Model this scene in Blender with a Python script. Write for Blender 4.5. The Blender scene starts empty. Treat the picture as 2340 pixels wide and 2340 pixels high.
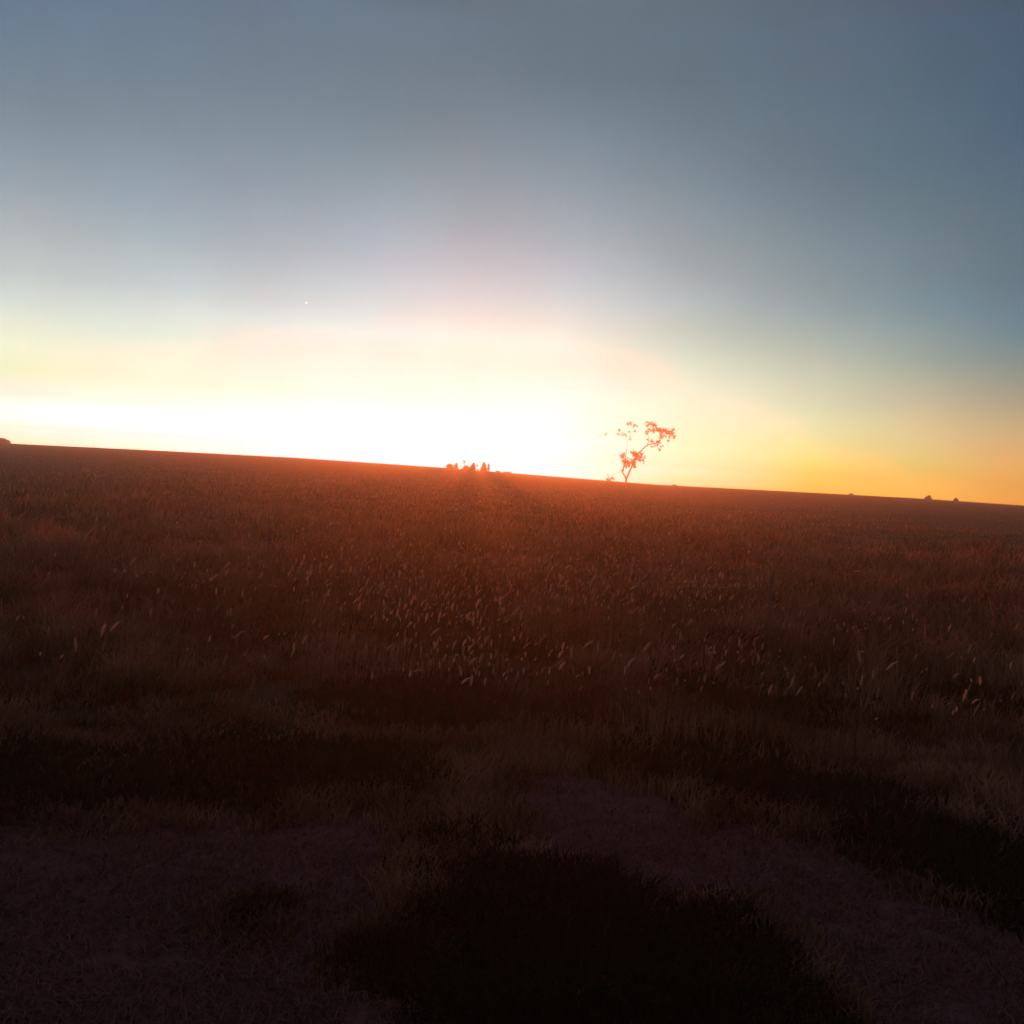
import bpy, math, random
import numpy as np
from mathutils import Vector, Matrix

random.seed(7)
rng = np.random.default_rng(11)
sc = bpy.context.scene
R = math.radians

# ------------------------------------------------------------------ camera
EYE = 1.6
F = 2340.0                       # focal length in photo pixels (photo 2340 wide)
cam_d = bpy.data.cameras.new("camera")
cam_d.sensor_width = 36.0
cam_d.lens = 36.0
cam_d.clip_start = 0.05
cam_d.clip_end = 5000.0
cam = bpy.data.objects.new("camera", cam_d)
sc.collection.objects.link(cam)
PITCH, ROLL = -2.154, 3.46
cam.matrix_world = (Matrix.Translation((0, 0, EYE)) @ Matrix.Rotation(R(90 + PITCH), 4, 'X')
                    @ Matrix.Rotation(R(ROLL), 4, 'Z'))
sc.camera = cam
CM = cam.matrix_world.to_3x3()

def ray(px, py):
    return (CM @ Vector(((px - 1170) / F, -(py - 1170) / F, -1.0))).normalized()

# ------------------------------------------------------------------ light
SUN_PX, SUN_EL = 1086, 0.82
_d = ray(SUN_PX, 1075)
SUN_AZ = math.atan2(_d.x, _d.y)
SUN_DIR = Vector((math.sin(SUN_AZ) * math.cos(R(SUN_EL)), math.cos(SUN_AZ) * math.cos(R(SUN_EL)), math.sin(R(SUN_EL))))
ld = bpy.data.lights.new("sun", 'SUN')
ld.energy = 5.0
ld.angle = R(0.5)
ld.color = (1.0, 0.155, 0.010)
sun = bpy.data.objects.new("sun", ld)
sc.collection.objects.link(sun)
sun.location = (0, 150, 60)
sun.rotation_euler = (-SUN_DIR).to_track_quat('-Z', 'Y').to_euler()

sc.view_settings.view_transform = 'Standard'
sc.view_settings.look = 'None'
sc.view_settings.exposure = 0.5
sc.view_settings.gamma = 1.0
sc.view_settings.use_curve_mapping = False
sc.cycles.max_bounces = 5
sc.cycles.diffuse_bounces = 2
sc.cycles.glossy_bounces = 1
sc.cycles.transmission_bounces = 3
sc.cycles.transparent_max_bounces = 8
sc.cycles.volume_bounces = 0
sc.cycles.use_denoising = True

def s2l(c):
    return tuple((v / 255 / 12.92) if v / 255 <= 0.04045 else ((v / 255 + 0.055) / 1.055) ** 2.4 for v in c)

# ------------------------------------------------------------------ world: low sun sky + afterglow along the horizon
w = bpy.data.worlds.new("World")
sc.world = w
w.use_nodes = True
nt = w.node_tree
nt.nodes.clear()
N, L = nt.nodes, nt.links

def wmath(op, a, b=None, clamp=False):
    n = N.new('ShaderNodeMath'); n.operation = op; n.use_clamp = clamp
    for i, v in enumerate((a, b)):
        if v is None: continue
        if isinstance(v, (int, float)): n.inputs[i].default_value = v
        else: L.new(v, n.inputs[i])
    return n.outputs[0]

tc = N.new('ShaderNodeTexCoord')
sep = N.new('ShaderNodeSeparateXYZ'); L.new(tc.outputs['Generated'], sep.inputs[0])
X, Y, Z = sep.outputs
el = wmath('MULTIPLY', wmath('ARCSINE', Z), 180 / math.pi)            # degrees above the horizon
azd = wmath('MULTIPLY', wmath('ARCTAN2', X, Y), 180 / math.pi)
# colour of the evening sky: rows = azimuth (degrees), columns = elevation (degrees), linear light
SKY = {"az": [-25.908, -18.353, -9.124, 1.827, 9.104, 16.098, 21.156, 25.693], "el": [0.098, 0.735, 1.469, 2.447, 3.668, 4.885, 6.098, 7.306, 8.507, 9.7, 11.121, 12.529, 14.381, 16.654, 18.875, 21.038, 23.139, 24.37], "c": [[[1.4324, 2.3874, 1.7312], [1.5511, 2.5843, 2.5509], [1.1857, 1.9762, 1.6503], [0.5683, 0.9427, 0.8551], [0.4978, 0.812, 0.5397], [0.5447, 0.7799, 0.5935], [0.4676, 0.6716, 0.5871], [0.3568, 0.5435, 0.5323], [0.2868, 0.4372, 0.4566], [0.2495, 0.3802, 0.406], [0.2036, 0.3171, 0.359], [0.1535, 0.2665, 0.3167], [0.1184, 0.2232, 0.2725], [0.0867, 0.1761, 0.2279], [0.0731, 0.1569, 0.2139], [0.0621, 0.1371, 0.1999], [0.0438, 0.1099, 0.1696], [0.0448, 0.1083, 0.1657]], [[1.3985, 2.3309, 2.3402], [1.194, 1.99, 2.7082], [0.957, 1.595, 2.2395], [0.7252, 1.152, 1.046], [0.5008, 0.8311, 0.7117], [0.4586, 0.7643, 0.6428], [0.278, 0.6863, 0.6226], [0.284, 0.6001, 0.6019], [0.1994, 0.4715, 0.5168], [0.1616, 0.399, 0.4444], [0.1185, 0.323, 0.3875], [0.1003, 0.2778, 0.3449], [0.0793, 0.2293, 0.2946], [0.0672, 0.1885, 0.2443], [0.0552, 0.158, 0.2144], [0.0562, 0.1435, 0.2002], [0.0551, 0.1297, 0.1891], [0.0491, 0.1778, 0.2404]], [[0.787, 1.1739, 3.045], [0.7862, 1.1372, 2.9668], [0.7802, 1.1075, 2.134], [0.7515, 0.9269, 1.378], [0.7142, 0.8346, 0.8486], [0.4191, 0.6974, 0.7151], [0.3883, 0.6441, 0.6418], [0.0634, 0.634, 0.6621], [0.0503, 0.5028, 0.5665], [0.0423, 0.4229, 0.5069], [0.0347, 0.3466, 0.4351], [0.0301, 0.3013, 0.396], [0.0247, 0.2465, 0.3191], [0.0196, 0.1959, 0.2548], [0.0187, 0.1596, 0.2145], [0.0331, 0.14, 0.1912], [0.0419, 0.1344, 0.1885], [0.0332, 0.1034, 0.1423]], [[0.7652, 1.1932, 2.7881], [0.761, 1.1153, 2.8946], [0.7558, 1.1404, 1.7544], [0.7435, 0.9786, 1.197], [0.7156, 0.8794, 0.9739], [0.4241, 0.7068, 0.7761], [0.3862, 0.6436, 0.6282], [0.0646, 0.6463, 0.6307], [0.0531, 0.5306, 0.5584], [0.0446, 0.446, 0.5134], [0.0369, 0.3691, 0.4562], [0.0304, 0.3044, 0.3821], [0.0252, 0.2516, 0.3269], [0.0196, 0.1964, 0.261], [0.0157, 0.1567, 0.2128], [0.0127, 0.127, 0.1757], [0.0264, 0.1232, 0.1677], [0.0417, 0.1233, 0.161]], [[0.5823, 0.9667, 0.8591], [0.7806, 1.301, 1.3908], [0.6051, 1.0071, 0.8767], [0.5023, 0.8371, 0.6568], [0.4497, 0.7495, 0.6172], [0.0672, 0.6717, 0.5715], [0.0586, 0.5863, 0.5104], [0.0486, 0.4858, 0.4492], [0.04, 0.3997, 0.3989], [0.0353, 0.3526, 0.4052], [0.0281, 0.2811, 0.3365], [0.0248, 0.2476, 0.2983], [0.0208, 0.2082, 0.2685], [0.0158, 0.1583, 0.2105], [0.0131, 0.1312, 0.1787], [0.0173, 0.1165, 0.1608], [0.0314, 0.1132, 0.1562], [0.0371, 0.1065, 0.1436]], [[0.0783, 0.7832, 0.0], [0.1015, 1.015, 0.0934], [0.5455, 0.9038, 0.2439], [0.0758, 0.7581, 0.3399], [0.1912, 0.69, 0.4391], [0.2091, 0.5659, 0.4312], [0.1693, 0.4695, 0.3898], [0.1102, 0.3788, 0.3451], [0.069, 0.3078, 0.3243], [0.0343, 0.2464, 0.2918], [0.0288, 0.2061, 0.2515], [0.0244, 0.1835, 0.2315], [0.0168, 0.1452, 0.1906], [0.0131, 0.1218, 0.1707], [0.0238, 0.1162, 0.1656], [0.0294, 0.1056, 0.153], [0.0336, 0.1005, 0.1481], [0.0362, 0.0904, 0.1299]], [[0.0957, 0.9572, 0.0465], [0.1035, 1.0346, 0.1078], [0.0887, 0.6914, 0.1719], [0.286, 0.5564, 0.2456], [0.3152, 0.4839, 0.2824], [0.2396, 0.3996, 0.2903], [0.1717, 0.3342, 0.2754], [0.0796, 0.2701, 0.2667], [0.0566, 0.2313, 0.2591], [0.0224, 0.1936, 0.2409], [0.0215, 0.166, 0.2136], [0.0283, 0.1506, 0.1933], [0.0223, 0.1288, 0.1742], [0.0183, 0.1125, 0.1613], [0.0219, 0.1018, 0.1498], [0.0217, 0.0894, 0.133], [0.0253, 0.0811, 0.1256], [0.0312, 0.0716, 0.1112]], [[0.6305, 0.6752, 0.0], [0.3979, 0.6694, 0.0383], [0.553, 0.4947, 0.1058], [0.4589, 0.4123, 0.1622], [0.3202, 0.3644, 0.2011], [0.1986, 0.287, 0.1992], [0.1195, 0.2413, 0.2094], [0.0616, 0.201, 0.2195], [0.0174, 0.1735, 0.2211], [0.0155, 0.1547, 0.218], [0.0153, 0.1306, 0.1802], [0.0219, 0.1246, 0.1733], [0.0271, 0.1137, 0.1618], [0.0204, 0.0962, 0.1493], [0.0142, 0.0836, 0.1326], [0.0218, 0.0764, 0.1224], [0.028, 0.0734, 0.119], [0.0152, 0.0582, 0.0705]]]}
EMAX = 60.0
def ramp(stops):
    f = wmath('DIVIDE', el, EMAX, clamp=True)
    r = N.new('ShaderNodeValToRGB'); r.color_ramp.interpolation = 'LINEAR'
    cr = r.color_ramp
    while len(cr.elements) > 1: cr.elements.remove(cr.elements[-1])
    for i, (e, c) in enumerate(stops):
        elx = cr.elements[0] if i == 0 else cr.elements.new(e / EMAX)
        elx.position = e / EMAX
        elx.color = (*c, 1)
    L.new(f, r.inputs[0])
    return r.outputs[0]
def mr(v, a, b, c=0.0, d=1.0, smooth=True):
    n = N.new('ShaderNodeMapRange'); n.interpolation_type = 'SMOOTHSTEP' if smooth else 'LINEAR'
    L.new(v, n.inputs[0])
    for i, q in enumerate((a, b, c, d)): n.inputs[i + 1].default_value = q
    return n.outputs[0]
def mix(f, a, b):
    n = N.new('ShaderNodeMix'); n.data_type = 'RGBA'; n.clamp_result = False
    L.new(f, n.inputs[0]); L.new(a, n.inputs[6]); L.new(b, n.inputs[7])
    return n.outputs[2]
ZEN = (.05, .055, .09)
cur = None
for k, a_ in enumerate(SKY['az']):
    rk = ramp(list(zip(SKY['el'], [tuple(c) for c in SKY['c'][k]])) + [(33, tuple(.5 * c + .5 * z for c, z in zip(SKY['c'][k][-1], ZEN))), (48, ZEN)])
    cur = rk if cur is None else mix(mr(azd, SKY['az'][k - 1], a_, smooth=False), cur, rk)
rb = ramp([(0, (.23, .19, .20)), (10, (.19, .17, .20)), (40, (.06, .07, .105))])
c2 = mix(mr(wmath('ABSOLUTE', azd), 38.0, 80.0), cur, rb)
# faint unevenness of the evening air
nz = N.new('ShaderNodeTexNoise'); nz.inputs['Scale'].default_value = 9.0; nz.inputs['Detail'].default_value = 4.0
L.new(tc.outputs['Generated'], nz.inputs['Vector'])
mrn = N.new('ShaderNodeMapRange'); L.new(nz.outputs['Fac'], mrn.inputs[0])
for i, q in enumerate((0.3, 0.7, 0.95, 1.05)): mrn.inputs[i + 1].default_value = q
vs = N.new('ShaderNodeVectorMath'); vs.operation = 'SCALE'; L.new(c2, vs.inputs[0]); L.new(mrn.outputs[0], vs.inputs['Scale'])
# one bright planet above the glow
pd = ray(700, 692)
dp = N.new('ShaderNodeVectorMath'); dp.operation = 'DOT_PRODUCT'; L.new(tc.outputs['Generated'], dp.inputs[0]); dp.inputs[1].default_value = pd
pl = wmath('MULTIPLY', wmath('GREATER_THAN', dp.outputs['Value'], math.cos(0.00085)), 0.45)
pv = N.new('ShaderNodeVectorMath'); pv.operation = 'ADD'
cmb = N.new('ShaderNodeCombineXYZ')
for i in range(3): L.new(pl, cmb.inputs[i])
L.new(vs.outputs[0], pv.inputs[0]); L.new(cmb.outputs[0], pv.inputs[1])
bg1 = N.new('ShaderNodeBackground'); L.new(pv.outputs[0], bg1.inputs[0]); bg1.inputs[1].default_value = 1.0
sky = N.new('ShaderNodeTexSky'); sky.sky_type = 'NISHITA'; sky.sun_disc = False
sky.sun_elevation = R(SUN_EL); sky.sun_rotation = SUN_AZ
sky.dust_density = 1.5
bg2 = N.new('ShaderNodeBackground'); L.new(sky.outputs[0], bg2.inputs[0]); bg2.inputs[1].default_value = 0.001
ad = N.new('ShaderNodeAddShader'); L.new(bg1.outputs[0], ad.inputs[0]); L.new(bg2.outputs[0], ad.inputs[1])
out = N.new('ShaderNodeOutputWorld'); L.new(ad.outputs[0], out.inputs[0])

# ------------------------------------------------------------------ helpers
col = sc.collection
def tag(o, label=None, cat=None, group=None, kind=None):
    if label: o["label"] = label
    if cat: o["category"] = cat
    if group: o["group"] = group
    if kind: o["kind"] = kind
    return o

def np_mesh(name, verts, tris, mat, tone=None, parent=None, smooth=False):
    me = bpy.data.meshes.new(name)
    verts = np.asarray(verts, dtype=np.float32).reshape(-1, 3)
    tris = np.asarray(tris, dtype=np.int32)
    k = tris.shape[1]
    me.vertices.add(len(verts)); me.vertices.foreach_set('co', verts.ravel())
    me.loops.add(tris.size); me.loops.foreach_set('vertex_index', tris.ravel())
    me.polygons.add(len(tris))
    me.polygons.foreach_set('loop_start', np.arange(0, tris.size, k, dtype=np.int32))
    me.polygons.foreach_set('loop_total', np.full(len(tris), k, dtype=np.int32))
    if smooth: me.polygons.foreach_set('use_smooth', np.ones(len(tris), dtype=bool))
    if tone is not None:
        a = me.attributes.new('tone', 'FLOAT', 'POINT')
        a.data.foreach_set('value', np.asarray(tone, dtype=np.float32))
    me.update(calc_edges=True)
    me.materials.append(mat)
    o = bpy.data.objects.new(name, me); col.objects.link(o)
    if parent: o.parent = parent
    return o

def empty(name, loc):
    o = bpy.data.objects.new(name, None); o.empty_display_size = 0.3
    o.location = loc; col.objects.link(o)
    return o

def new_mat(name):
    m = bpy.data.materials.new(name); m.use_nodes = True
    t = m.node_tree; t.nodes.clear()
    return m, t

def blade_mat(name, c_lo, c_hi, trans, tmix=0.5, nscale=0.6):
    """leafy stuff: diffuse + translucent, colour from the 'tone' attribute and slow noise"""
    m, t = new_mat(name); n, l = t.nodes, t.links
    at = n.new('ShaderNodeAttribute'); at.attribute_name = 'tone'
    ge = n.new('ShaderNodeNewGeometry')
    no = n.new('ShaderNodeTexNoise'); no.inputs['Scale'].default_value = nscale; no.inputs['Detail'].default_value = 3
    l.new(ge.outputs['Position'], no.inputs['Vector'])
    ma = n.new('ShaderNodeMath'); ma.operation = 'MULTIPLY_ADD'; l.new(at.outputs['Fac'], ma.inputs[0]); ma.inputs[1].default_value = .6
    l.new(no.outputs['Fac'], ma.inputs[2])
    mp = n.new('ShaderNodeMapRange'); l.new(ma.outputs[0], mp.inputs[0])
    mp.inputs[1].default_value = .4; mp.inputs[2].default_value = 1.2
    mx = n.new('ShaderNodeMix'); mx.data_type = 'RGBA'; l.new(mp.outputs[0], mx.inputs[0])
    mx.inputs[6].default_value = (*c_lo, 1); mx.inputs[7].default_value = (*c_hi, 1)
    d = n.new('ShaderNodeBsdfDiffuse'); l.new(mx.outputs[2], d.inputs[0])
    tr = n.new('ShaderNodeBsdfTranslucent')
    m2 = n.new('ShaderNodeMix'); m2.data_type = 'RGBA'; m2.blend_type = 'MULTIPLY'; m2.inputs[0].default_value = 1
    l.new(mx.outputs[2], m2.inputs[6]); m2.inputs[7].default_value = (*trans, 1)
    l.new(m2.outputs[2], tr.inputs[0])
    ms = n.new('ShaderNodeMixShader'); ms.inputs[0].default_value = tmix
    l.new(d.outputs[0], ms.inputs[1]); l.new(tr.outputs[0], ms.inputs[2])
    o = n.new('ShaderNodeOutputMaterial'); l.new(ms.outputs[0], o.inputs[0])
    return m

def wood_mat(name, c1, c2, scale=6):
    m, t = new_mat(name); n, l = t.nodes, t.links
    b = n.new('ShaderNodeBsdfPrincipled'); b.inputs['Roughness'].default_value = .9
    g = n.new('ShaderNodeTexCoord'); mp = n.new('ShaderNodeMapping'); mp.inputs['Scale'].default_value = (scale, scale, scale * .15)
    l.new(g.outputs['Object'], mp.inputs[0])
    no = n.new('ShaderNodeTexNoise'); no.inputs['Scale'].default_value = 3; no.inputs['Detail'].default_value = 6; l.new(mp.outputs[0], no.inputs['Vector'])
    mx = n.new('ShaderNodeMix'); mx.data_type = 'RGBA'; l.new(no.outputs['Fac'], mx.inputs[0])
    mx.inputs[6].default_value = (*c1, 1); mx.inputs[7].default_value = (*c2, 1)
    l.new(mx.outputs[2], b.inputs['Base Color'])
    bp = n.new('ShaderNodeBump'); bp.inputs['Strength'].default_value = .5; l.new(no.outputs['Fac'], bp.inputs['Height']); l.new(bp.outputs[0], b.inputs['Normal'])
    o = n.new('ShaderNodeOutputMaterial'); l.new(b.outputs[0], o.inputs[0])
    return m

# ------------------------------------------------------------------ terrain
CREST = 220.0            # far edge of the flat hilltop
BROW = 146.0             # near edge of the hilltop, where the trees stand
SC = BROW / 90.0
TY = BROW - 1.0            # distance of the trees on the ridge
RPX = [(-400, 992), (0, 1010), (36, 1013), (363, 1028.6), (678, 1045), (1005, 1067), (1170, 1080), (1500, 1106.6),
       (1781, 1120.6), (2086, 1137), (2340, 1154), (2800, 1183)]
_az, _el = [], []
for px, py in RPX:
    d = ray(px, py)
    _az.append(d.x / d.y); _el.append(d.z / d.y)
_az, _el = np.array(_az), np.array(_el)
# value noise for bumps
_NG = rng.random((64, 64))
def vnoise(x, y, s):
    x = np.asarray(x, float) / s + 1000.5; y = np.asarray(y, float) / s + 1000.5
    xi, yi = np.floor(x).astype(int), np.floor(y).astype(int)
    fx, fy = x - xi, y - yi
    fx, fy = fx * fx * (3 - 2 * fx), fy * fy * (3 - 2 * fy)
    a = _NG[xi % 64, yi % 64]; b = _NG[(xi + 1) % 64, yi % 64]; c = _NG[xi % 64, (yi + 1) % 64]; d = _NG[(xi + 1) % 64, (yi + 1) % 64]
    return (a * (1 - fx) + b * fx) * (1 - fy) + (c * (1 - fx) + d * fx) * fy
GRASS_AT_CREST = 0.10
def terr(x, y):
    x = np.asarray(x, float); y = np.asarray(y, float)
    yy = np.maximum(y, 0.0)
    tanaz = np.clip(x / np.maximum(y, 40.0), -1.2, 1.2)
    e = np.interp(tanaz, _az, _el)
    t = yy / BROW
    rise = (EYE + BROW * e - GRASS_AT_CREST) * (4 * t - t ** 4) / 3
    top = EYE + yy * e - GRASS_AT_CREST - .05 * np.sin(np.pi * np.clip((yy - BROW) / (CREST - BROW), 0, 1))
    u = yy / CREST
    fall = (EYE + CREST * e - GRASS_AT_CREST) * (1 - 1.1 * (u - 1) ** 2)
    z = np.where(yy < BROW, rise, np.where(yy < CREST, top, fall))
    fade = np.clip((70 - y) / 50, 0, 1)
    z = z + fade * (0.05 * (vnoise(x, y, 1.7) - .5) + 0.16 * (vnoise(x, y, 6.3) - .5) + 0.02 * (vnoise(x, y, .35) - .5))
    return z
_z0 = 0.0

def hit(px, py):
    """ground point seen at a photo pixel"""
    d = ray(px, py); t = 1.0
    for i in range(4000):
        p = Vector((0, 0, EYE)) + d * t
        h = p.z - float(terr(p.x, p.y))
        if h < 0.003: return p
        t += max(.004, h * 0.5)
        if t > 260: return None
    return p

# ---- vegetation map: which ground is bare earth, which carries dark green clumps (world coordinates, metres)
def blob(px, py, wpx, hpx, v):
    c = hit(px, py); e = hit(px + wpx, py); n1 = hit(px, py - hpx)
    return (c.x, c.y, abs(e.x - c.x), abs(n1.y - c.y), v)
# bare: short stubble over reddish earth.  dark: dense dark green clumps
BARE = [blob(220, 2080, 560, 170, 1), blob(520, 2000, 420, 110, 1), blob(800, 1960, 260, 90, .8), blob(300, 2290, 620, 120, 1), blob(850, 2300, 160, 60, .7),
        blob(1400, 1860, 200, 110, .7), blob(1480, 1960, 260, 100, .8), blob(1780, 1990, 230, 90, 1), blob(2000, 2130, 300, 110, 1), blob(2180, 2260, 300, 110, 1),
        blob(1250, 1790, 170, 60, .45)]
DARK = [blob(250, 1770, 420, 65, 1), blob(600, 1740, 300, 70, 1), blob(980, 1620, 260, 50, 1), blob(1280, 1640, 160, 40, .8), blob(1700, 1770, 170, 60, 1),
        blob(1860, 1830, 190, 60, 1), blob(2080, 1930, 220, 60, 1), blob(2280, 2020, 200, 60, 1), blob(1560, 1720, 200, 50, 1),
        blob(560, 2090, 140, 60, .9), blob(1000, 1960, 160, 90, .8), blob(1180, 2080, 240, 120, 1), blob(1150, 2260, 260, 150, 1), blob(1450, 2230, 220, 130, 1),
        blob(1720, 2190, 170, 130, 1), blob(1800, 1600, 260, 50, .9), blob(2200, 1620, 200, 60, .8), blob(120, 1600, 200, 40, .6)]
def field(blobs, x, y):
    r = np.zeros_like(np.asarray(x, float))
    for cx, cy, rx, ry, v in blobs:
        q = ((x - cx) / rx) ** 2 + ((y - cy) / ry) ** 2
        r = np.maximum(r, v * np.exp(-q * .7))
    return r
def edge(x, y): return .34 * (vnoise(x, y, .9) - .5) + .40 * (vnoise(x, y, .33) - .5) + .30 * (vnoise(x, y, .11) - .5)
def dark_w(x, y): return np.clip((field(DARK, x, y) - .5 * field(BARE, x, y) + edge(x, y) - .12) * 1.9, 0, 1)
def bare_w(x, y):
    near = .42 * np.clip((5.4 - np.hypot(x, y)) / 1.2, 0, 1)
    return np.clip((near + field(BARE, x, y) - 1.0 * field(DARK, x, y) + edge(x, y) - .05) * 1.6, 0, 1)

ys = np.unique(np.concatenate([np.linspace(-60, 0, 16), np.linspace(0, 14, 200), np.linspace(14, 60, 140), np.linspace(60, 125, 50), np.linspace(125, 240, 150), np.linspace(240, 560, 40)]))
xs = np.unique(np.concatenate([np.linspace(-560, -150, 50), np.linspace(-150, -10, 180), np.linspace(-10, 10, 260), np.linspace(10, 150, 180), np.linspace(150, 560, 50)]))
gx, gy = np.meshgrid(xs, ys)
gz = terr(gx, gy)
V = np.stack([gx, gy, gz], -1).reshape(-1, 3)
nx, ny = len(xs), len(ys)
ii, jj = np.meshgrid(np.arange(nx - 1), np.arange(ny - 1))
a = (jj * nx + ii).ravel()
quads = np.stack([a, a + 1, a + nx + 1, a + nx], 1)
bare_v = bare_w(gx, gy).ravel()

gm, t = new_mat("earth"); n, l = t.nodes, t.links
at = n.new('ShaderNodeAttribute'); at.attribute_name = 'tone'
ge = n.new('ShaderNodeNewGeometry')
n1 = n.new('ShaderNodeTexNoise'); n1.inputs['Scale'].default_value = 2.2; n1.inputs['Detail'].default_value = 8; l.new(ge.outputs['Position'], n1.inputs['Vector'])
n2 = n.new('ShaderNodeTexNoise'); n2.inputs['Scale'].default_value = 45; n2.inputs['Detail'].default_value = 5; l.new(ge.outputs['Position'], n2.inputs['Vector'])
ma = n.new('ShaderNodeMath'); ma.operation = 'MULTIPLY'; l.new(n1.outputs['Fac'], ma.inputs[0]); l.new(n2.outputs['Fac'], ma.inputs[1])
mp = n.new('ShaderNodeMapRange'); l.new(ma.outputs[0], mp.inputs[0]); mp.inputs[1].default_value = .12; mp.inputs[2].default_value = .42
mA = n.new('ShaderNodeMix'); mA.data_type = 'RGBA'; l.new(mp.outputs[0], mA.inputs[0])
mA.inputs[6].default_value = (.085, .038, .038, 1); mA.inputs[7].default_value = (.19, .085, .082, 1)
mB = n.new('ShaderNodeMix'); mB.data_type = 'RGBA'; l.new(at.outputs['Fac'], mB.inputs[0])
mB.inputs[6].default_value = (.040, .030, .020, 1); l.new(mA.outputs[2], mB.inputs[7])
b = n.new('ShaderNodeBsdfPrincipled'); b.inputs['Roughness'].default_value = 1; b.inputs['Specular IOR Level'].default_value = 0.05
l.new(mB.outputs[2], b.inputs['Base Color'])
bp = n.new('ShaderNodeBump'); bp.inputs['Strength'].default_value = .8; bp.inputs['Distance'].default_value = .03
l.new(n2.outputs['Fac'], bp.inputs['Height']); l.new(bp.outputs[0], b.inputs['Normal'])
o = n.new('ShaderNodeOutputMaterial'); l.new(b.outputs[0], o.inputs[0])
ground = np_mesh("ground", V, quads, gm, tone=bare_v, smooth=True)
tag(ground, kind="structure")

# ------------------------------------------------------------------ trees and bushes on the ridge
leaf_m = blade_mat("sunlit_leaves", (.04, .032, .018), (.09, .07, .035), (1.1, .8, .5), .40, 1.2)
bush_m = blade_mat("bush_leaves", (.04, .035, .015), (.08, .065, .03), (1.4, .9, .5), .5, 2.0)
bark_m = wood_mat("bark", (.03, .02, .014), (.10, .07, .05), 4)

def tube(points, radii, sides=7):
    """one swept tube as (verts, quads)"""
    P = [Vector(p) for p in points]
    vs_, fs = [], []
    for i, p in enumerate(P):
        d = (P[min(i + 1, len(P) - 1)] - P[max(i - 1, 0)]).normalized()
        u = d.cross(Vector((0.31, 0.9, 0.17))).normalized(); v = d.cross(u)
        for k in range(sides):
            a_ = 2 * math.pi * k / sides
            vs_.append(p + (u * math.cos(a_) + v * math.sin(a_)) * radii[i])
        if i:
            for k in range(sides):
                a0 = (i - 1) * sides + k; a1 = (i - 1) * sides + (k + 1) % sides
                fs.append((a0, a1, a1 + sides, a0 + sides))
    return vs_, fs

def smooth_line(pts, n_=5):
    P = [Vector(p) for p in pts]; res = []
    for i in range(len(P) - 1):
        p0 = P[max(i - 1, 0)]; p1 = P[i]; p2 = P[i + 1]; p3 = P[min(i + 2, len(P) - 1)]
        for k in range(n_):
            t_ = k / n_
            res.append(0.5 * ((2 * p1) + (p2 - p0) * t_ + (2 * p0 - 5 * p1 + 4 * p2 - p3) * t_ * t_ + (3 * p1 - p0 - 3 * p2 + p3) * t_ ** 3))
    res.append(P[-1])
    return res

class Geo:
    def __init__(s, k=None): s.v, s.f, s.k = [], [], (SC if k is None else k)
    def add(s, vf):
        o_ = len(s.v); s.v += [tuple(q) for q in vf[0]]; s.f += [tuple(i + o_ for i in f_) for f_ in vf[1]]
    def branch(s, pts, r0, r1, sides=6):
        ln = smooth_line(pts)
        for i in range(1, len(ln) - 1):
            ln[i] = ln[i] + Vector((random.uniform(-1, 1), random.uniform(-1, 1), random.uniform(-1, 1))) * r0 * .35
        m_ = len(ln)
        r0, r1 = r0 * s.k, r1 * s.k
        s.add(tube(ln, [r0 + (r1 - r0) * i / (m_ - 1) for i in range(m_)], sides))
    def build(s, name, mat, parent):
        v = np.array(s.v) - np.array(parent.location)
        return np_mesh(name, v, np.array(s.f), mat, tone=np.full(len(v), .5), parent=parent, smooth=True)

def leaves(centers, name, mat, parent, length=.16, width=.045, droop=.5):
    """many separate leaf faces; centers: (x,y,z,rx,ry,rz,count)"""
    allv, tone = [], []
    for (cx, cy, cz, rx, ry, rz, cnt) in centers:
        # leaves gathered on a few twigs so that each clump is ragged
        k = max(3, cnt // 14)
        tw = rng.normal(0, .50, (k, 3)); tw /= np.maximum(1, np.linalg.norm(tw, axis=1))[:, None]
        idx = rng.integers(0, k, cnt)
        p = tw[idx] + rng.normal(0, .17, (cnt, 3))
        p = p * np.array([rx, ry, rz]) + np.array([cx, cy, cz])
        d = rng.normal(0, 1, (cnt, 3)); d[:, 2] -= droop * 1.6; d /= np.linalg.norm(d, axis=1)[:, None]
        s_ = np.cross(d, rng.normal(0, 1, (cnt, 3))); s_ /= np.linalg.norm(s_, axis=1)[:, None]
        ln = length * rng.uniform(.6, 1.3, (cnt, 1)); wd = width * rng.uniform(.6, 1.3, (cnt, 1))
        nrm = np.cross(d, s_) * ln * .12
        allv.append(np.stack([p, p + d * ln * .5 + s_ * wd + nrm, p + d * ln, p + d * ln * .5 - s_ * wd + nrm], 1))
        tone.append(np.repeat(rng.random(cnt), 4))
    v = np.concatenate(allv).reshape(-1, 3) - np.array(parent.location)
    return np_mesh(name, v, np.arange(len(v)).reshape(-1, 4), mat, tone=np.concatenate(tone), parent=parent)

def at_y(px, py, y=CREST, dy=0.0):
    d = ray(px, py); k = (y + dy) / d.y
    return Vector((0, 0, EYE)) + d * k

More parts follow.
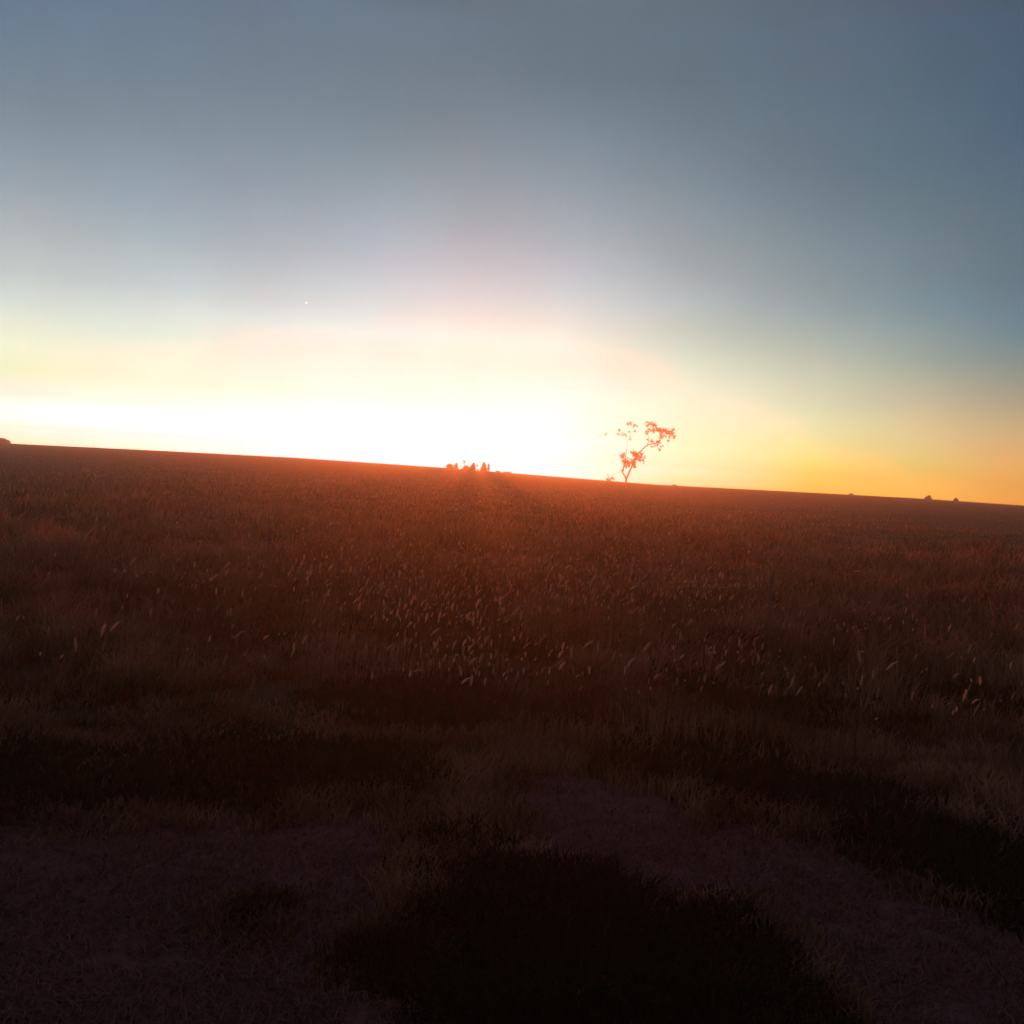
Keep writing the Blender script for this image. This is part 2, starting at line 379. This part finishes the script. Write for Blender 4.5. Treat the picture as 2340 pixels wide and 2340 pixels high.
# ---- the tall thin leaning tree
def T(zx, zy, dy=0.0):           # coordinates read off the enlarged photograph
    return at_y(1340 + zx / 7.431, 930 + zy / 7.431, TY, dy * SC)
base = T(680, 1250); base.z = float(terr(base.x, base.y)) - .02
tree = empty("tree", base)
tag(tree, "tall thin leaning tree with sparse ragged leaf clumps, standing alone against the glow", "tree")
g = Geo()
g.branch([base + Vector((0, 0, -.3)), T(679, 1215), T(700, 1170), T(770, 1010, .1), T(830, 900, .2), T(872, 812, .2), T(935, 735, .2), T(1030, 655, .2)], .085, .045, 9)
g.build("trunk", bark_m, tree)
g = Geo()
g.branch([T(680, 1225), T(645, 1165, -.2), T(615, 1095, -.3), T(636, 1010, -.4), T(655, 890, -.5), T(672, 790, -.5), T(690, 690, -.6)], .07, .022, 6)
g.build("stem", bark_m, tree)
BR = [([T(1030, 655, .2), T(1100, 632, .3), T(1190, 606, .4), T(1245, 560, .5), T(1270, 470, .5), T(1330, 420, .4), T(1440, 410, .3), T(1500, 350, .2)], .050, .010),
      ([T(1030, 655, .2), T(1050, 600, -.1), T(1062, 540, -.3), T(1040, 430, -.5), T(1100, 320, -.6)], .032, .008),
      ([T(1190, 606, .4), T(1205, 660, .2), T(1235, 730, .1)], .02, .006),
      ([T(1270, 470, .5), T(1200, 380, .9), T(1130, 290, 1.1), T(1020, 290, 1.2)], .026, .006),
      ([T(1330, 420, .4), T(1390, 500, .3), T(1410, 580, .3)], .02, .005),
      ([T(872, 812, .2), T(930, 850, .5), T(975, 850, .7), T(970, 960, .8)], .024, .005),
      ([T(872, 812, .2), T(820, 790, -.3), T(800, 745, -.4), T(803, 680, -.4)], .026, .006),
      ([T(830, 900, .2), T(740, 880, 0), T(670, 840, -.3), T(590, 830, -.5)], .028, .006),
      ([T(770, 1010, .1), T(820, 985, .4), T(850, 1020, .5)], .018, .006),
      ([T(935, 735, .2), T(950, 765, 0), T(1000, 790, -.2)], .016, .005),
      ([T(615, 1095, -.3), T(660, 1040, -.1), T(720, 990, .2)], .02, .006),
      ([T(690, 690, -.6), T(700, 600, -.9), T(740, 480, -1.1), T(800, 360, -1.2), T(850, 320, -1.2)], .013, .004),
      ([T(700, 600, -.9), T(650, 500, -1.2), T(560, 410, -1.4), T(540, 370, -1.4)], .011, .004),
      ([T(740, 480, -1.1), T(720, 350, -1.0), T(730, 260, -.9)], .009, .004),
      ([T(560, 470, -1.4), T(440, 430, -1.2), T(330, 450, -1.2), T(215, 482, -1.1)], .008, .003),
      ([T(615, 1095, -.3), T(570, 1100, -.6), T(500, 1130, -.9)], .012, .004)]
for pts, r0, r1 in BR:
    g = Geo(); g.branch(pts, r0, r1, 5); g.build("branch", bark_m, tree)
Z = TY / F / 7.431
CL = [(612, 842, 46, 52, 150, -.5), (640, 800, 30, 30, 50, -.5), (700, 925, 85, 55, 380, -.1), (640, 930, 40, 40, 110, -.3), (655, 1015, 40, 50, 90, -.2), (625, 1075, 20, 22, 30, -.3), (715, 990, 30, 30, 70, .2),
      (795, 965, 45, 55, 190, .3), (830, 1005, 30, 40, 70, .5), (835, 810, 50, 60, 260, -.1), (790, 775, 38, 26, 110, -.3), (890, 850, 50, 52, 200, .4), (935, 780, 46, 26, 90, .1),
      (975, 870, 18, 60, 60, .8), (920, 900, 30, 25, 60, .5), (850, 880, 40, 30, 110, .2),
      (1080, 270, 66, 34, 120, 1.1), (1040, 300, 36, 26, 60, 1.2), (1160, 310, 44, 52, 170, 1.0), (1130, 405, 42, 36, 150, .4), (1050, 395, 44, 46, 90, -.5), (1025, 450, 20, 30, 30, -.5),
      (1215, 375, 46, 40, 170, .8), (1270, 400, 60, 40, 230, .5), (1345, 405, 80, 42, 270, .4), (1430, 440, 62, 40, 220, .3), (1490, 500, 30, 24, 80, .2), (1470, 380, 26, 36, 70, .2),
      (1265, 500, 34, 52, 130, .5), (1235, 580, 44, 30, 110, .4), (1400, 540, 20, 48, 60, .3), (1350, 490, 26, 26, 40, .3), (1195, 640, 26, 50, 70, .2), (1235, 715, 18, 26, 50, .1), (1285, 650, 22, 22, 26, .4),
      (1120, 580, 60, 34, 80, 0), (1105, 665, 40, 16, 40, .3), (1030, 545, 22, 26, 26, -.3),
      (735, 268, 62, 36, 70, -.9), (820, 320, 44, 32, 80, -1.2), (690, 300, 30, 30, 24, -1.0), (550, 365, 30, 40, 40, -1.4), (585, 445, 30, 30, 36, -1.4), (655, 470, 40, 24, 34, -1.2),
      (720, 412, 20, 14, 16, -1.1), (825, 400, 22, 32, 26, -1.2), (757, 525, 12, 26, 22, -1.1), (530, 460, 10, 36, 12, -1.4),
      (330, 450, 50, 28, 16, -1.2), (225, 482, 44, 8, 7, -1.1), (475, 805, 22, 14, 6, -1.0)]
lc = []
for (x_, y_, rx, ry, cnt, dy) in CL:
    p = T(x_, y_, dy)
    lc.append((p.x, p.y, p.z, rx * Z * 1.05, max(rx, ry) * Z * 1.2, ry * Z * 1.05, int(cnt * 1.0)))
leaves(lc, "crown", leaf_m, tree, .21, .046, .6)

# ---- bare forked shrub left of it
base = T(388, 1236); base.z = float(terr(base.x, base.y)) - .02
sh = empty("dead_shrub", base)
tag(sh, "small bare forked shrub on the ridge just left of the tall tree", "shrub")
for pts, r0, r1 in [([T(368, 1240), T(370, 1190), T(368, 1165), T(355, 1125)], .035, .012), ([T(369, 1165), T(385, 1152), T(412, 1143)], .018, .006),
                    ([T(395, 1240), T(420, 1200), T(455, 1162), T(497, 1130)], .028, .006), ([T(372, 1200), T(350, 1175), T(338, 1170)], .01, .004)]:
    g = Geo(); g.branch(pts, r0, r1, 5); g.build("branch", bark_m, sh)
p = T(432, 1222)
leaves([(p.x, p.y, p.z, .4, .5, .25, 90), (p.x - .5, p.y, p.z - .08, .35, .4, .15, 50)], "foliage", bush_m, sh, .2, .06, 0)

def bush(name, label, cat, px, top, bottom, wpx, group=None, shape='round', dens=1.0, y=TY, stem=None, extra=None):
    """bush on the ridge: top, bottom and width in photo pixels"""
    b0 = at_y(px, bottom, y); gz_ = float(terr(b0.x, b0.y))
    k = y / F
    r = empty(name, (b0.x, b0.y, gz_ - .03))
    tag(r, label, cat, group)
    H = (bottom - top) * k; W = wpx * k / 2
    z0 = b0.z
    g_ = Geo()
    for q in range(4 if stem is None else 2):
        a_ = q * 1.7 + px
        g_.branch([(b0.x, b0.y, gz_ - .08), (b0.x + .25 * W * math.cos(a_), b0.y + .25 * W * math.sin(a_), z0 + .35 * H),
                   (b0.x + .5 * W * math.cos(a_), b0.y + .5 * W * math.sin(a_), z0 + .8 * H)], max(.03, .02 * H), .006, 5)
    g_.build("stem", bark_m, r)
    cs = []
    if shape == 'round':
        nb = 9
        for q in range(nb):
            u = random.uniform(-.7, .7); v = q / nb * .82; d_ = random.uniform(-.6, .6)
            wv = (1 - v) ** .6
            cs.append((b0.x + u * W * wv, b0.y + d_ * W, z0 + v * H, W * (.18 + .26 * wv), W * .42, H * .20, int(170 * dens)))
        cs.append((b0.x, b0.y, z0 + .08 * H, W * .8, W * .8, H * .2, int(300 * dens)))
        cs.append((b0.x, b0.y, z0 + .3 * H, W * .7, W * .7, H * .35, int(700 * dens)))
    elif shape == 'cone':
        for q in range(9):
            v = q / 8.0; wv = (1 - v) ** .8 * .9 + .14
            cs.append((b0.x + random.uniform(-.1, .1) * W, b0.y, z0 + v * .92 * H, W * wv * .9, W * wv, H * .13, int(300 * dens * wv + 60)))
    elif shape == 'flat':
        for q in range(6):
            u = -.75 + 1.5 * q / 5
            cs.append((b0.x + u * W, b0.y + random.uniform(-.3, .3) * W, z0 + H * .35 * (1 - .5 * abs(u)), W * .34, W * .34, H * .42, int(240 * dens)))
    for (ex, ey, erx, ery, cnt) in (extra or []):
        p_ = at_y(ex, ey, y); cs.append((p_.x, p_.y, p_.z, erx * k, erx * k, ery * k, cnt))
    if stem:
        for pts_ in stem:
            g_ = Geo(); g_.branch([at_y(a1, b1, y) for a1, b1 in pts_], .03, .010, 5); g_.build("branch", bark_m, r)
    leaves(cs, "foliage", bush_m, r, (.07 if shape == "flat" else .16), (.03 if shape == "flat" else .05), .1)
    return r
def Q(zx, zy): return (980 + zx / 8.782, 1020 + zy / 8.782)
GB = "bushes in the cluster on the ridge left of the tall tree"
def qb(label, x_, top, bot, wd, **kw):
    px, t_ = Q(x_, top); _, b_ = Q(x_, bot)
    return bush(kw.pop('name', "bush"), label, kw.pop('cat', "bush"), px, t_, b_, wd / 8.782, group=GB, **kw)
qb("low rounded bush at the left end of the ridge cluster", 420, 345, 428, 150, dens=1.1)
qb("small pointed bush beside the rounded one at the cluster's left end", 546, 345, 440, 75, shape='cone', dens=.9)
px0 = Q(712, 290)
qb("tallest little tree of the cluster, bare stem with a tuft on top", 755, 382, 455, 185, name="sapling", cat="tree", dens=.9,
   stem=[[Q(715, 440), Q(712, 380), Q(716, 290)], [Q(716, 310), Q(700, 296), Q(680, 290)]], extra=[(*Q(716, 300), 3.4, 1.6, 46), (*Q(700, 345), 1.6, 2.5, 14), (*Q(650, 400), 2, 3, 14)])
qb("broad upright bush in the middle of the cluster right of the stemmed one", 882, 325, 465, 104, dens=1.5)
qb("thin shrub with one small round tuft held up on a bent twig", 985, 455, 470, 40, shape='flat', dens=.35, name="shrub", cat="shrub",
   stem=[[Q(950, 470), Q(925, 430), Q(935, 395), Q(985, 392)]], extra=[(*Q(985, 388), 3.6, 3.4, 110), (*Q(940, 395), 2, 1.2, 14)])
qb("conical bush at the right end of the ridge cluster", 1098, 330, 485, 135, shape='cone', dens=1.8)
qb("faint wisp of a shrub right of the conical bush", 1195, 365, 486, 22, shape='cone', dens=.04, name="shrub", cat="shrub")
GM = "low tufts on the ridge between the cluster and the tall tree"
bush("bush", "very low tuft on the ridge just right of the bush cluster", "bush", 1138, 1075.6, 1077.5, 11, group=GM, shape='flat', dens=.6)
bush("bush", "wider low hump of scrub on the ridge further right of the cluster", "bush", 1160, 1077.8, 1079.5, 18, group=GM, shape='flat', dens=.6)
bush("bush", "very low tuft on the ridge right of the tall tree", "bush", 1541, 1106.5, 1110, 11, shape='flat', dens=.7)
GR = "small round bushes on the ridge at right"
bush("bush", "leftmost and flattest of the three small bushes at the right", "bush", 1944, 1127.5, 1134, 13, group=GR, dens=.9)
bush("bush", "largest of the three small bushes at the right, the middle one", "bush", 2121, 1131.5, 1144, 16, group=GR, dens=1.2)
bush("bush", "pointed rightmost of the three small bushes at the right", "bush", 2184, 1139.5, 1148, 13, group=GR, dens=1.1, shape='cone')
bush("bush", "low ragged bush on the ridge at the left edge of the view", "bush", 2, 1000, 1012, 44, dens=1.4, shape='round')

# ------------------------------------------------------------------ two slim fence posts in the grass
post_m = wood_mat("weathered_wood", (.03, .022, .018), (.085, .06, .05), 14)
def post(px, py, top_py, label):
    p = hit(px, py)
    k = p.y / F
    h_ = (py - top_py) * math.hypot(p.x, p.y) / F
    r = empty("fence_post", p); tag(r, label, "fence post", "fence posts in the grass")
    g_ = Geo(1.0); g_.branch([p + Vector((0, 0, -.2)), p + Vector((.005, 0, h_ * .5)), p + Vector((.0, .01, h_))], .022, .018, 9)
    # rounded cap
    top = p + Vector((0, .01, h_))
    g_.add(tube([top - Vector((0, 0, .01)), top + Vector((0, 0, .012)), top + Vector((0, 0, .02))], [.019, .013, .002], 9))
    g_.build("post", post_m, r)
    for zz in (.72, .88):
        g_ = Geo(1.0)
        c = p + Vector((0, 0, h_ * zz))
        g_.add(tube([c + Vector((.024 * math.cos(a_), .024 * math.sin(a_), 0)) for a_ in np.linspace(0, 6.28, 13)], [.003] * 13, 4))
        g_.build("wire_tie", post_m, r)
    return r
post(609, 1375, 1214, "slim dark post faintly visible in the grass left of centre")
post(1752, 1490, 1322, "slim dark post faintly visible in the grass right of centre")

# ------------------------------------------------------------------ grass
dry_m = blade_mat("dry_grass", (.018, .012, .007), (.25, .165, .115), (2.5, 1.3, .85), .38, .9)
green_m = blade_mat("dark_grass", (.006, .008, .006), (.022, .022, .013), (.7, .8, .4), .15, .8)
head_m = blade_mat("seed_heads", (.02, .014, .010), (.66, .45, .31), (1.5, .9, .6), .45, .9)
stub_m = blade_mat("stubble", (.08, .037, .035), (.20, .092, .085), (1, .8, .6), .2, 1.2)

def scatter(n_, r0, r1, half=1.10):
    """points in the wedge ahead, denser close by (uniform per image row)"""
    u = rng.random(n_)
    r_ = 1 / (1 / r0 + u * (1 / r1 - 1 / r0))          # ~ uniform in screen height
    a_ = rng.uniform(-half, half, n_)
    return r_ * np.sin(a_), r_ * np.cos(a_), r_

def blades(x, y, h, wdt, lean, name, mat, label, cat, tone=None):
    n_ = len(x)
    z = terr(x, y) - .01
    th = rng.uniform(0, 2 * np.pi, n_)                       # facing
    wx, wy = np.cos(th) * wdt, np.sin(th) * wdt
    la = rng.uniform(0, 2 * np.pi, n_)
    lx = np.cos(la) * lean * h + .10 * h; ly = np.sin(la) * lean * h
    b0 = np.stack([x - wx, y - wy, z], 1); b1 = np.stack([x + wx, y + wy, z], 1)
    mx_, my_, mz_ = x + lx * .32, y + ly * .32, z + h * .6
    m0 = np.stack([mx_ - wx * .75, my_ - wy * .75, mz_], 1); m1 = np.stack([mx_ + wx * .75, my_ + wy * .75, mz_], 1)
    tp = np.stack([x + lx, y + ly, z + h * (1 - .25 * np.minimum(lean, 1.2) ** 2)], 1)
    v = np.stack([b0, b1, m0, m1, tp], 1).reshape(-1, 3)
    k = np.arange(n_)[:, None] * 5
    f = np.concatenate([k + [0, 1, 3], k + [0, 3, 2], k + [2, 3, 4]], 0)
    tone = np.repeat(rng.random(n_) if tone is None else tone, 5)
    o_ = np_mesh(name, v, f, mat, tone=tone)
    tag(o_, label, cat, kind="stuff")
    return o_, tp

# clumpy: keep points by slow noise
def keep(x, y, thr, s=.5, soft=.25):
    v = .6 * vnoise(x, y, s) + .4 * vnoise(x, y, s * .37)
    return rng.random(len(x)) < np.clip((v - thr) / soft, 0, 1)

# dry field grass
x, y, r_ = scatter(740000, 3.0, 232.0)
k = (rng.random(len(x)) > bare_w(x, y) * 1.0) & (rng.random(len(x)) > dark_w(x, y) * .93) & keep(x, y, .16, .9)
x, y, r_ = x[k], y[k], r_[k]
big = vnoise(x, y, 2.3)
h = (.14 + .26 * big) * rng.uniform(.5, 1.25, len(x)) * np.clip(1.15 - r_ / 95, .40, 1)
h = h * np.clip(.30 + (r_ - 5.5) * .14, .30, 1) * (.45 + 1.1 * vnoise(x, y, .55))
h *= np.clip(1.25 - r_ / 60, .5, 1)
blades(x, y, h, .0020 + .00055 * np.minimum(r_, 22) + .00022 * r_, rng.uniform(.15, .9, len(x)), "dry_grass", dry_m,
       "dry brownish grass covering the field up to the ridge", "grass",
       tone=.35 * rng.random(len(x)) + 1.5 * (vnoise(x, y, .24) * .6 + vnoise(x, y, .9) * .4) - .55)

# dark green clumps
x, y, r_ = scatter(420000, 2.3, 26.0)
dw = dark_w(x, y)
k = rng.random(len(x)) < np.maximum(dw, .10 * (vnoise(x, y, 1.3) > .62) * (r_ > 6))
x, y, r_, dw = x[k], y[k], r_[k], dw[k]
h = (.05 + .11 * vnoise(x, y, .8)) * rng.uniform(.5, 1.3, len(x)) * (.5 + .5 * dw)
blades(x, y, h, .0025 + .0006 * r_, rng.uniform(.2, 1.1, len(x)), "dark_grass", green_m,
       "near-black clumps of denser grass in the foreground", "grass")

# short stubble on bare earth
x, y, r_ = scatter(270000, 2.0, 9.0)
k = (rng.random(len(x)) < bare_w(x, y) * .9 + .08) & keep(x, y, .10, .22)
x, y, r_ = x[k], y[k], r_[k]
h = .035 * rng.uniform(.4, 1.8, len(x))
blades(x, y, h, .0022 + .0003 * r_, rng.uniform(.5, 2.2, len(x)), "stubble", stub_m,
       "short trampled stubble on the bare reddish earth in front", "stubble")

# pale seed heads on stalks
def seed_heads(n_):
    x, y, r_ = scatter(n_, 5.6, 34.0, .62)
    px_band = np.exp(-((r_ - 11.5) / 6.5) ** 2)
    k = (rng.random(n_) < (.10 + .9 * px_band) * (.06 + .94 * np.exp(-((x / y - .02) / .25) ** 2)) * (1 - bare_w(x, y)) * (1 - .55 * dark_w(x, y))) & keep(x, y, .34, 1.0)
    x, y, r_ = x[k], y[k], r_[k]; n_ = len(x)
    z = terr(x, y)
    hh = rng.uniform(.34, .60, n_)
    ln = .03 + .09 * rng.random(n_) ** 1.8; wd = .0035 + ln * rng.uniform(.02, .065, n_)
    la = rng.normal(.0, .9, n_); tilt = np.abs(rng.normal(.22, .28, n_))
    dx, dz = np.sin(tilt) * np.cos(la), np.cos(tilt); dyy = np.sin(tilt) * np.sin(la)
    D = np.stack([dx, dyy, dz], 1)
    P0 = np.stack([x + D[:, 0] * .08, y + D[:, 1] * .08, z + hh], 1)
    S = np.cross(D, np.array([0.2, 1, .1])); S /= np.linalg.norm(S, axis=1)[:, None]
    U = np.cross(D, S)
    rings = []
    for (t_, w_) in ((0, .25), (.3, 1.0), (.7, .75), (1.0, .08)):
        for q in range(5):
            a_ = 2 * np.pi * q / 5
            bend = np.array([0, 0, -1.0]) * (t_ ** 2 * .35)
            rings.append(P0 + D * (ln * t_)[:, None] + bend * ln[:, None] + (S * math.cos(a_) + U * math.sin(a_)) * (wd * w_)[:, None])
    foot = np.stack([x, y, z], 1); side = np.array([.0011, 0, 0])
    rings += [foot - side, foot + side, P0 + side * .6, P0 - side * .6]
    v = np.stack(rings, 1).reshape(-1, 3); m_ = 24
    base_ = np.arange(n_)[:, None] * m_
    fs = []
    for i in range(3):
        for q in range(5):
            fs.append(base_ + [i * 5 + q, i * 5 + (q + 1) % 5, (i + 1) * 5 + (q + 1) % 5, (i + 1) * 5 + q])
    fs.append(base_ + [20, 21, 22, 23])
    tn = np.repeat(-.1 + 1.1 * rng.random(n_), m_).reshape(n_, m_); tn[:, 20:] = -1.2; tn = tn.ravel()
    o_ = np_mesh("seed_heads", v, np.concatenate(fs, 0), head_m, tone=tn)
    tag(o_, "pale drooping seed heads rising above the dry grass", "seed heads", kind="stuff")
seed_heads(26000)

# ------------------------------------------------------------------ added haze, its scattered sunlight stands in for lens glare
hz, t = new_mat("glare_haze"); n, l = t.nodes, t.links
pv_ = n.new('ShaderNodeVolumePrincipled')
pv_.inputs['Color'].default_value = (.98, .86, .66, 1)
pv_.inputs['Density'].default_value = 0.0028
pv_.inputs['Anisotropy'].default_value = 0.75
o = n.new('ShaderNodeOutputMaterial'); l.new(pv_.outputs[0], o.inputs['Volume'])
x0, x1, y0, y1, z0, z1 = -565, 565, -65, 565, float(gz.min()) - 1.0, 11.2
V = [(a_, b_, c_) for c_ in (z0, z1) for b_ in (y0, y1) for a_ in (x0, x1)]
hzo = np_mesh("haze", V, np.array([(0, 2, 3, 1), (4, 5, 7, 6), (0, 1, 5, 4), (2, 6, 7, 3), (0, 4, 6, 2), (1, 3, 7, 5)]), hz)
tag(hzo, "warm haze added over the field to give the orange glow of lens glare", "haze", kind="stuff")
